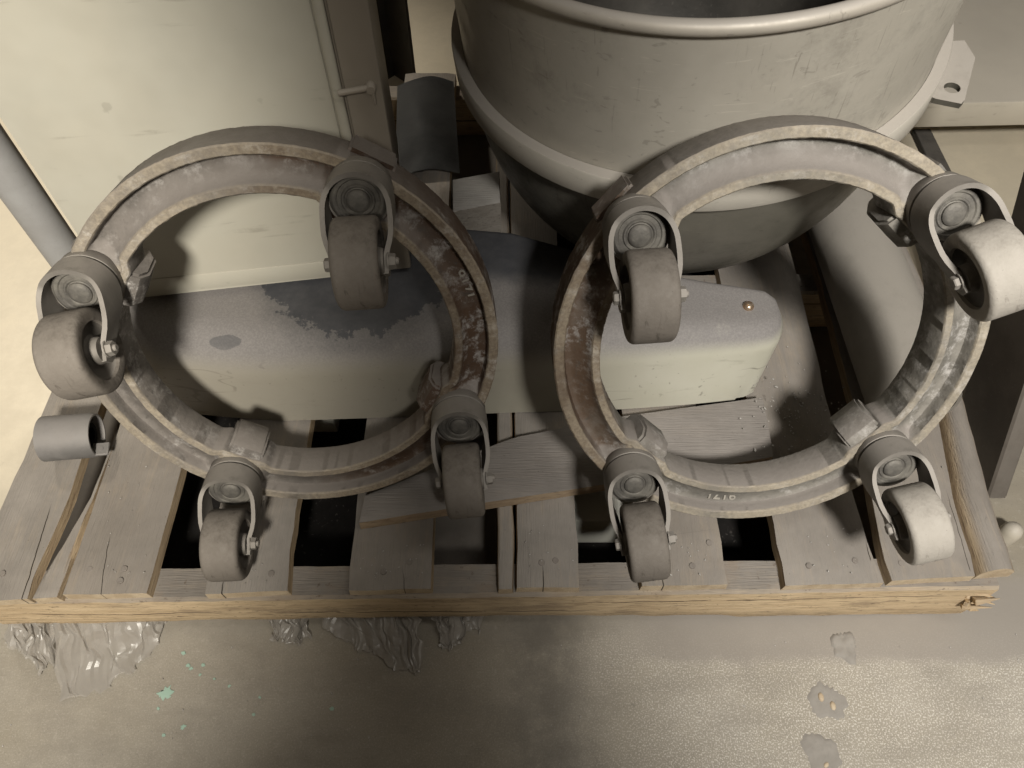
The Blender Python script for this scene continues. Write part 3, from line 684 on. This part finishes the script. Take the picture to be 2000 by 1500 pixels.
# ---------------------------------------------------------------- steel mixing bowl
tx, ty = -0.0984, -0.091
ax = Vector((tx, ty, 1)).normalized(); q = ax.to_track_quat('Z', 'Y')
BM_ = Matrix.Translation((0.2175, .8751, .4481)) @ Matrix.Rotation(0, 4, 'Z')
e1 = Vector((1, 0, -tx)).normalized(); e2 = ax.cross(e1)
BM_ = Matrix(((e1.x, e2.x, ax.x, .2175), (e1.y, e2.y, ax.y, .8751), (e1.z, e2.z, ax.z, .4481), (0, 0, 0, 1)))
bowl = empty('mixing_bowl', BM_)
tag(bowl, 'large scuffed stainless steel mixing bowl with rolled rim, standing at the back of the pallet', 'bowl')
HR = 0.205
bm = bmesh.new()
lathe(bm, [(.277, .0), (.277, .06), (.278, .12), (.2795, HR), (.2775, HR), (.275, .12), (.2745, 0)], 128, closed=True)
obj('wall', bm, M_BOWL, bowl, smooth=50)
bm = bmesh.new(); lathe(bm, [(.2772, HR), (.2742, .12), (.2735, 0), (.25, -.10), (.18, -.235), (.09, -.300), (0, -.315)], 96); obj('dark_inside', bm, M_INSIDE_SHADE, bowl, smooth=50)
bm = bmesh.new(); pr = []
for k in range(22):
    a = (pi/2)*k/21; pr.append((.2765*cos(a), -.004-.317*sin(a)))
pr[-1] = (0, pr[-1][1]); lathe(bm, pr, 128); obj('rounded_base', bm, M_BOWLB, bowl, smooth=50)
bm = bmesh.new(); lathe(bm, [(.281+.0072*cos(2*pi*k/14), HR+.004+.0072*sin(2*pi*k/14)) for k in range(14)], 144, closed=True)
obj('rim', bm, M_BOWLR, bowl, smooth=60)
bm = bmesh.new(); lathe(bm, [(.2775, .0), (.2895, .0), (.2905, .0015), (.2905, .0325), (.2895, .034), (.2775, .034)], 144, closed=True)
obj('band', bm, M_BAND, bowl, smooth=35)
# lifting ears on both sides of the band, each with a hole
def ear(phi, flip):
    bm = bmesh.new(); M = Matrix.Rotation(phi, 4, 'Z')
    h0, h1, wd, z0, z1 = .283, .318, .052, .011, .0175
    N = 24; hole = [(.303+.0085*cos(2*pi*k/N), .030*flip+.0085*sin(2*pi*k/N)) for k in range(N)]
    def rr(k):
        a = 2*pi*k/N; dx, dy = cos(a), sin(a); cx, cy = .303, .030*flip
        ts = []
        if dx > 0: ts.append((h1-cx)/dx)
        if dx < 0: ts.append((h0-cx)/dx)
        if dy > 0: ts.append((wd-cy)/dy)
        if dy < 0: ts.append((-wd-cy)/dy)
        t = min(ts); return (cx+dx*t, cy+dy*t)
    outr = [rr(k) for k in range(N)]
    L4 = []
    for ring, z in ((hole, z0), (hole, z1), (outr, z1), (outr, z0)): L4.append([bm.verts.new(M @ Vector((x, y, z))) for x, y in ring])
    for k in range(N):
        j = (k+1) % N
        for a, b in ((0, 1), (1, 2), (2, 3), (3, 0)): bm.faces.new((L4[a][k], L4[a][j], L4[b][j], L4[b][k]))
    return obj('ear', bm, M_BOWLB, bowl, smooth=35)
ear(R_(-25), -1)
bm = bmesh.new()      # pouring strip folded over the wall beside the right ear
for k in range(14):
    pass
prof = []
n = 16; rows = []
for k in range(n+1):
    a = R_(-12 + 34*k/n); rows.append([bm.verts.new((r*cos(a), r*sin(a), z)) for r, z in ((.2800, .085), (.2865, .085), (.2885, .12), (.2895, HR+.004), (.2800, HR+.004))])
for A, B in zip(rows, rows[1:]):
    for j in range(5): bm.faces.new((A[j], B[j], B[(j+1) % 5], A[(j+1) % 5]))
bm.faces.new(rows[0]); bm.faces.new(list(reversed(rows[-1])))
obj('guide_strip', bm, M_BOWL, bowl, smooth=35)

# ---------------------------------------------------------------- cabinet on the left
yawc = R_(8); ca = Vector((-.417, .612, .262)); dx = Vector((cos(yawc), sin(yawc), 0)); dy = Vector((-sin(yawc), cos(yawc), 0))
CMx = Matrix(((dx.x, dy.x, 0, ca.x), (dx.y, dy.y, 0, ca.y), (0, 0, 1, ca.z), (0, 0, 0, 1)))
cab = empty('cabinet', CMx); tag(cab, 'cream painted sheet metal cabinet with a door bead and small latch, behind the left ring', 'cabinet')
x0, x1, x2 = -.066, .243, .292
bm = bmesh.new(); box(bm, (x0, .006, .002), (x2-.004, .26, .75), bev=.004); obj('body', bm, M_CABF, cab)
bm = bmesh.new(); pts = []
r = .03
for k in range(8):
    a = pi + (pi/2)*k/7; pts.append((x0-.002+r+r*cos(a), r+r*sin(a)))
pts += [(x1, 0), (x1, .75), (x0-.002, .75)]
lo = [bm.verts.new((x, 0, z)) for x, z in pts]; hi = [bm.verts.new((x, .008, z)) for x, z in pts]
bm.faces.new(lo); bm.faces.new(list(reversed(hi)))
for k in range(len(pts)): bm.faces.new((lo[k], lo[(k+1) % len(pts)], hi[(k+1) % len(pts)], hi[k]))
bmesh.ops.bevel(bm, geom=[e for e in bm.edges if abs(e.verts[0].co.y) < 1e-6 and abs(e.verts[1].co.y) < 1e-6], offset=.002, segments=2, affect='EDGES')
obj('door', bm, M_CAB, cab)
bm = bmesh.new(); box(bm, (x0+.012, -.0008, .004), (x1-.004, .004, .030), bev=.0006, seg=2); obj('hem', bm, M_CAB, cab)
bm = bmesh.new(); cyl(bm, (x1+.0045, .001, .012), (x1+.0045, .001, .75), .0055, 16); obj('bead', bm, M_CAB, cab)
bm = bmesh.new(); box(bm, (x1+.012, .000, .002), (x2, .012, .75), bev=.003); obj('frame', bm, M_CABF, cab)
bm = bmesh.new(); cyl(bm, (x1+.006, -.006, .262), (x1+.036, -.006, .265), .0032, 14); lathe(bm, [(0, -.006), (.0042, -.0055), (.0055, -.002), (.0055, .002), (.0042, .0055), (0, .006)], 18, Matrix.Translation((x1+.038, -.004, .264)) @ Matrix.Rotation(pi/2, 4, 'X'))
cyl(bm, (x1+.039, -.007, .262), (x1+.040, -.007, .247), .0022, 10, .0014)
obj('latch', bm, M_CABF, cab)
bm = bmesh.new(); box(bm, (x0+.03, .155, -.138), (x2-.03, .25, .004)); obj('plinth', bm, M_DARK, cab)

# grey pipe left of the cabinet
bm = bmesh.new(); cyl(bm, (0, 0, 0), (0, 0, .83), .0215, 28)
o = obj('standpipe', bm, M_PIPE); o.location = (-.545, .640, .1245)
tag(o, 'upright grey steel pipe standing left of the cream cabinet', 'pipe')

# dark angle iron post behind the cabinet, on the floor
bm = bmesh.new(); prism(bm, [(0, 0), (.05, -.05), (.054, -.046), (.006, .006), (-.046, -.046), (-.042, -.05)], 0, 1.1)
o = obj('angle_post', bm, M_DARK, smooth=0); o.location = (-.257, 1.47, 0)
tag(o, 'black angle iron post standing on the floor between cabinet and bowl', 'post')

# weathered timber block behind the cover
bm = bmesh.new(); A = [onz(x, y, .25) for x, y in ((884, 414), (978, 395), (975, 333), (883, 350))]
prism(bm, [(p.x+.05, p.y-.81) for p in A], -.1265, 0.0, bev=.003, seg=2); o = obj('timber_block', bm, M_BLOCK); o.location = (-.05, .81, .25)
tag(o, 'pale grey upright timber block with a dusty top brightened as if lit, left of the steel bowl', 'timber block')

# bluish sheet lying on the deck between cabinet and bowl
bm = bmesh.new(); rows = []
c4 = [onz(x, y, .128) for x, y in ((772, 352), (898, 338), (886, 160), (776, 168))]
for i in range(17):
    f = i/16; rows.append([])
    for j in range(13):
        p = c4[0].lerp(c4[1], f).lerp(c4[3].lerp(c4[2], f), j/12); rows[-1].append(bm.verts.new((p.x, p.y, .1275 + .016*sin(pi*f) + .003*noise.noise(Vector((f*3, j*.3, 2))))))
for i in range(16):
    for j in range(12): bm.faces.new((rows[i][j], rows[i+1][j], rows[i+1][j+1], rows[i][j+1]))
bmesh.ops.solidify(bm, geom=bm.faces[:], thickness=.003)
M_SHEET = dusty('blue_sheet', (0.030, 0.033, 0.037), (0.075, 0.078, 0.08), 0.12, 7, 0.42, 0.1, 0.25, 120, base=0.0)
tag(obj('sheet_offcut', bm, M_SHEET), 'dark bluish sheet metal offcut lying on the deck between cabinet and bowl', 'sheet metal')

# dusty tube lying along the right side of the deck
bm = bmesh.new(); lathe(bm, [(.048, 0), (.0525, 0), (.0535, .002), (.0535, .70), (.048, .70)], 56, closed=True)
for v in bm.verts: v.co += v.co.normalized()*0.0 + Vector((.0008*noise.noise(v.co*14), .0008*noise.noise(v.co*14+Vector((5, 0, 0))), 0))
dr = Vector((-.012, 1, 0)).normalized()
o = obj('duct_tube', bm, M_TUBE); o.matrix_world = Matrix.Translation((.505, .500, .1245+.0545)) @ dr.to_track_quat('Z', 'Y').to_matrix().to_4x4()
tag(o, 'long dusty grey tube lying along the right deck boards behind the right ring', 'tube')

# steel socket with a mounting tab
sock = empty('pipe_socket', Matrix.Translation((-.556, .470, .1245+.0285)) @ Matrix.Rotation(R_(8), 4, 'Z') @ Matrix.Rotation(R_(4), 4, 'Y'))
tag(sock, 'short galvanised pipe socket with a square drilled tab, lying on the left deck board', 'pipe socket')
MX = Matrix.Rotation(pi/2, 4, 'Y')
bm = bmesh.new(); lathe(bm, [(.0268, -.030), (.0285, -.030), (.0285, .026), (.0268, .032), (.0245, .032), (.0245, -.030)], 48, MX, closed=True); obj('sleeve', bm, M_COVERSTEEL, sock)
bm = bmesh.new(); lathe(bm, [(0, .012), (.0244, .012), (.0244, .010), (0, .010)], 32, MX); lathe(bm, [(.010, .012), (.016, .012), (.016, .026), (.010, .026)], 24, MX, closed=True); obj('insert', bm, M_BLACK, sock)
bm = bmesh.new(); box(bm, (.026, -.026, -.010), (.046, -.008, -.006), bev=.001, seg=1); cyl(bm, (.037, -.017, -.0065), (.037, -.017, -.0052), .003, 14); obj('tab', bm, M_COVERSTEEL, sock)

# ---------------------------------------------------------------- right side: leaning plate, pale platform, bar
bm = bmesh.new()
prof = [(.455, .002), (.585, .002), (.735, .243), (.96, .60), (.80, .60)]
A = [bm.verts.new((.672, y, z)) for y, z in prof]; B = [bm.verts.new((.70, y, z)) for y, z in prof]
bm.faces.new(A); bm.faces.new(list(reversed(B)))
for k in range(5): bm.faces.new((A[k], A[(k+1) % 5], B[(k+1) % 5], B[k]))
bmesh.ops.bevel(bm, geom=list(bm.edges), offset=.003, segments=1, affect='EDGES')
tag(obj('guard_plate', bm, M_GUARD), 'dark brown slanted guard plate standing on edge right of the pallet', 'plate')
bm = bmesh.new(); lathe(bm, [(0, .0), (.013, 0), (.013, .022), (.010, .030), (.004, .034), (0, .035)], 24)
o = obj('floor_stop', bm, M_LEDGE); o.location = (.676, .400, .0); tag(o, 'small pale dome topped floor stop at the right edge', 'floor stop')
plat = empty('platform', loc=(1.2, 1.7, 0)); tag(plat, 'low beige painted platform behind the bowl at upper right', 'platform')
bm = bmesh.new(); box(bm, (-.62, -.49, .070), (1.4, 1.2, .123), Matrix.Rotation(R_(2), 4, 'Z'), bev=.004); obj('slab', bm, M_LEDGE, plat)
for x, y in ((-.45, -.3), (1.0, -.3), (-.45, .9)):
    bm = bmesh.new(); box(bm, (x-.05, y-.05, 0), (x+.05, y+.05, .07)); obj('foot', bm, M_DARK, plat)
bm = bmesh.new(); box(bm, (-.018, -.30, 0), (.018, .17, .012), bev=.002, seg=1); o = obj('floor_bar', bm, M_DARK); o.location = (.828, 1.10, .001)
tag(o, 'flat dark steel bar on the floor between pallet and platform', 'bar')
# pale cartons shoved under the deck
for (cx, cy, sx, sy, h, lab) in ((.13, .44, .05, .05, .075, 'small pale carton seen through the gap below the right ring'), (-.30, .60, .04, .035, .085, 'small pale carton under the deck below the left ring')):
    bm = bmesh.new(); box(bm, (-sx, -sy, 0), (sx, sy, h), bev=.003); o = obj('carton', bm, M_PAPER); o.location = (cx, cy, .002); tag(o, lab, 'carton')

# ---------------------------------------------------------------- plastic film hanging out from under the pallet
def film(top, bottom, seed, label, amp=.010, z0=.012, ztop=.05):
    bm = bmesh.new(); nu, nv = 52, 30; rows = []
    def pick(S, f):
        g = f*(len(S)-1); i = min(int(g), len(S)-2); a, b = Vector(S[i]), Vector(S[i+1]); return a.lerp(b, g-i)
    T = [onz(x, y, .0) for x, y in top]; B = [onz(x, y, .0) for x, y in bottom]
    for i in range(nu):
        f = i/(nu-1); a = pick(T, f); b = pick(B, f); row = []
        a = a + Vector((0, .02, 0))
        for j in range(nv):
            g = j/(nv-1); p = a.lerp(b, g)
            d1 = noise.voronoi(Vector((f*6.5+seed, g*4.2, seed)))[0]; d2 = noise.voronoi(Vector((f*15+seed, g*9, seed+5)))[0]
            fold = (d1[1]-d1[0])*.45 + (d2[1]-d2[0])*.22 + 1.6*abs(noise.noise(Vector((f*11+seed+2*g*noise.noise(Vector((f*3, 0, seed))), g*1.1, seed)))) + .7*abs(noise.noise(Vector((f*24+seed, g*1.8, seed+3))))
            z = ztop*.55*(1-g)**1.2 + amp*fold*(1.1-g*.8) + .0015
            if j == nv-1: p = p + Vector((.006*noise.noise(Vector((f*30, 1, seed))), .007*noise.noise(Vector((f*26, 5, seed))), 0))
            p = p + Vector((.010*noise.noise(Vector((f*7, g*5, seed+20))), .008*noise.noise(Vector((f*8, g*5, seed+30))), 0))
            row.append(bm.verts.new((p.x, p.y, z)))
        rows.append(row)
    for i in range(nu-1):
        for j in range(nv-1): bm.faces.new((rows[i][j], rows[i+1][j], rows[i+1][j+1], rows[i][j+1]))
    bmesh.ops.triangulate(bm, faces=bm.faces[:])
    o = obj('plastic_film', bm, M_FILM, smooth=9); tag(o, label, 'plastic film'); return o
film([(8, 1192), (60, 1192), (120, 1196)], [(22, 1255), (75, 1312), (118, 1300)], 1.3, 'small crumpled clear plastic tail at the far left under the pallet', .014)
film([(110, 1194), (220, 1196), (336, 1192)], [(118, 1372), (210, 1345), (290, 1290), (336, 1200)], 4.1, 'large torn sheet of clear plastic spread on the floor at left', .008)
film([(528, 1198), (560, 1196), (615, 1194)], [(532, 1245), (565, 1262), (605, 1248)], 7.7, 'small bunched scrap of plastic film below the third board gap', .013)
film([(625, 1196), (720, 1194), (825, 1194)], [(640, 1230), (705, 1270), (790, 1312), (820, 1312)], 11.2, 'folded grey plastic flap fanning out below the pallet centre', .011)
film([(850, 1194), (900, 1194), (955, 1192)], [(858, 1268), (885, 1268), (940, 1225)], 15.5, 'narrow strip of plastic film beside the pallet centre, right of the flap', .010)

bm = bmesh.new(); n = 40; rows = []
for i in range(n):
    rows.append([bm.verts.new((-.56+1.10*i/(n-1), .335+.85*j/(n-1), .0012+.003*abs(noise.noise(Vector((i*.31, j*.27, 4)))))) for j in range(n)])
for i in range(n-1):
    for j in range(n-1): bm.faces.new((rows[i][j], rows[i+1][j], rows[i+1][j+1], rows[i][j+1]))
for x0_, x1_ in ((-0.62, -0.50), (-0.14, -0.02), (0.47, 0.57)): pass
tag(obj('gap_shade_sheet', bm, M_BLACK), 'added black sheet on the floor that puts shade into the pallet gaps', 'shade sheet')  # black sheet added to stand in for shade under the deck

def mortar(x, y, rx, ry, pebbles, label, h=.0020, mat=None):
    p = onz(x, y, 0); root = empty('mortar_patch', loc=(p.x, p.y, 0)); tag(root, label, 'mortar patch')
    bm = bmesh.new(); n, m = 40, 9; k = random.uniform(0, 20); rows = []
    for j in range(m):
        f = j/(m-1); row = []
        for i in range(n):
            a = 2*pi*i/n; r = (1-f)*(1+.35*noise.noise(Vector((cos(a)*1.3+k, sin(a)*1.3, k)))+.22*noise.noise(Vector((cos(a)*5, sin(a)*5+k, 1)))+.12*noise.noise(Vector((cos(a)*12, sin(a)*12+k, 5))))
            q = Vector((rx*r*cos(a), ry*r*sin(a), 0)); z = h*(min(1, f*5))**.6*(.7+.5*noise.noise(Vector((q.x*90+k, q.y*90, 2)))) if j else -.0005
            row.append(bm.verts.new((q.x, q.y, z)))
        rows.append(row)
    for j in range(m-1):
        for i in range(n): bm.faces.new((rows[j][i], rows[j][(i+1) % n], rows[j+1][(i+1) % n], rows[j+1][i]))
    bmesh.ops.remove_doubles(bm, verts=bm.verts, dist=1e-5)
    obj('lump', bm, mat or M_MORTAR, root, smooth=60)
    for (dx_, dy_, r) in pebbles:
        bm = bmesh.new(); bmesh.ops.create_icosphere(bm, subdivisions=2, radius=r*.8, matrix=Matrix.Translation((dx_, dy_, h*.5)) @ Matrix.Rotation(random.uniform(0, 3), 4, 'Z') @ Matrix.Diagonal((1.25, .8, .55, 1)))
        obj('pebble', bm, M_PEBBLE, root, smooth=60)
M_MORTAR = dusty('mortar', (0.25, 0.232, 0.208), (0.19, 0.176, 0.158), 0.5, 45, 0.85, 0, 0.9, 110, dustcol=(0.27, 0.25, 0.225))
M_PEBBLE = dusty('tan_pebble', (0.42, 0.31, 0.19), (0.50, 0.40, 0.27), 0.3, 60, 0.6, 0, 0.3, 200, base=0)
mortar(1618, 1372, .024, .022, ((-.008, .006, .0055), (.004, -.004, .0055)), 'broken mortar patch with two tan pebbles set in it, on the floor at lower right')
mortar(1605, 1472, .022, .024, ((.002, -.012, .004),), 'smooth grey mortar patch at the bottom edge with one small tan pebble')
mortar(1648, 1262, .017, .020, (), 'dark clod of caked dirt on the floor below the right pallet corner', .004)

# ---------------------------------------------------------------- paint flecks on the floor
def fleck(x, y, r, label, group=None):
    bm = bmesh.new(); n = 30; p = onz(x, y, 0); k = random.uniform(0, 9)
    prism(bm, [(r*cos(2*pi*i/n)*(.85+.75*noise.noise(Vector((i*.55, k, 0)))), r*sin(2*pi*i/n)*(.7+.7*noise.noise(Vector((k, i*.6, 3))))) for i in range(n)], .0003, .0008)
    o = obj('paint_fleck', bm, M_TURQ, smooth=0); o.location = (p.x, p.y, 0); tag(o, label, 'paint fleck', group)
fleck(322, 1354, .0095, 'largest turquoise paint fleck, on the floor below the torn plastic sheet')
for x, y, r in ((368, 1300, .003), (373, 1306, .0026), (397, 1299, .0028), (391, 1318, .002), (448, 1340, .0022), (359, 1276, .003), (508, 1362, .002), (496, 1396, .0022), (648, 1384, .003), (358, 1420, .0035), (320, 1436, .0025), (310, 1384, .0022), (419, 1326, .0018)):
    fleck(x, y, r, 'tiny turquoise paint fleck on the concrete in front of the pallet', 'tiny turquoise paint flecks')
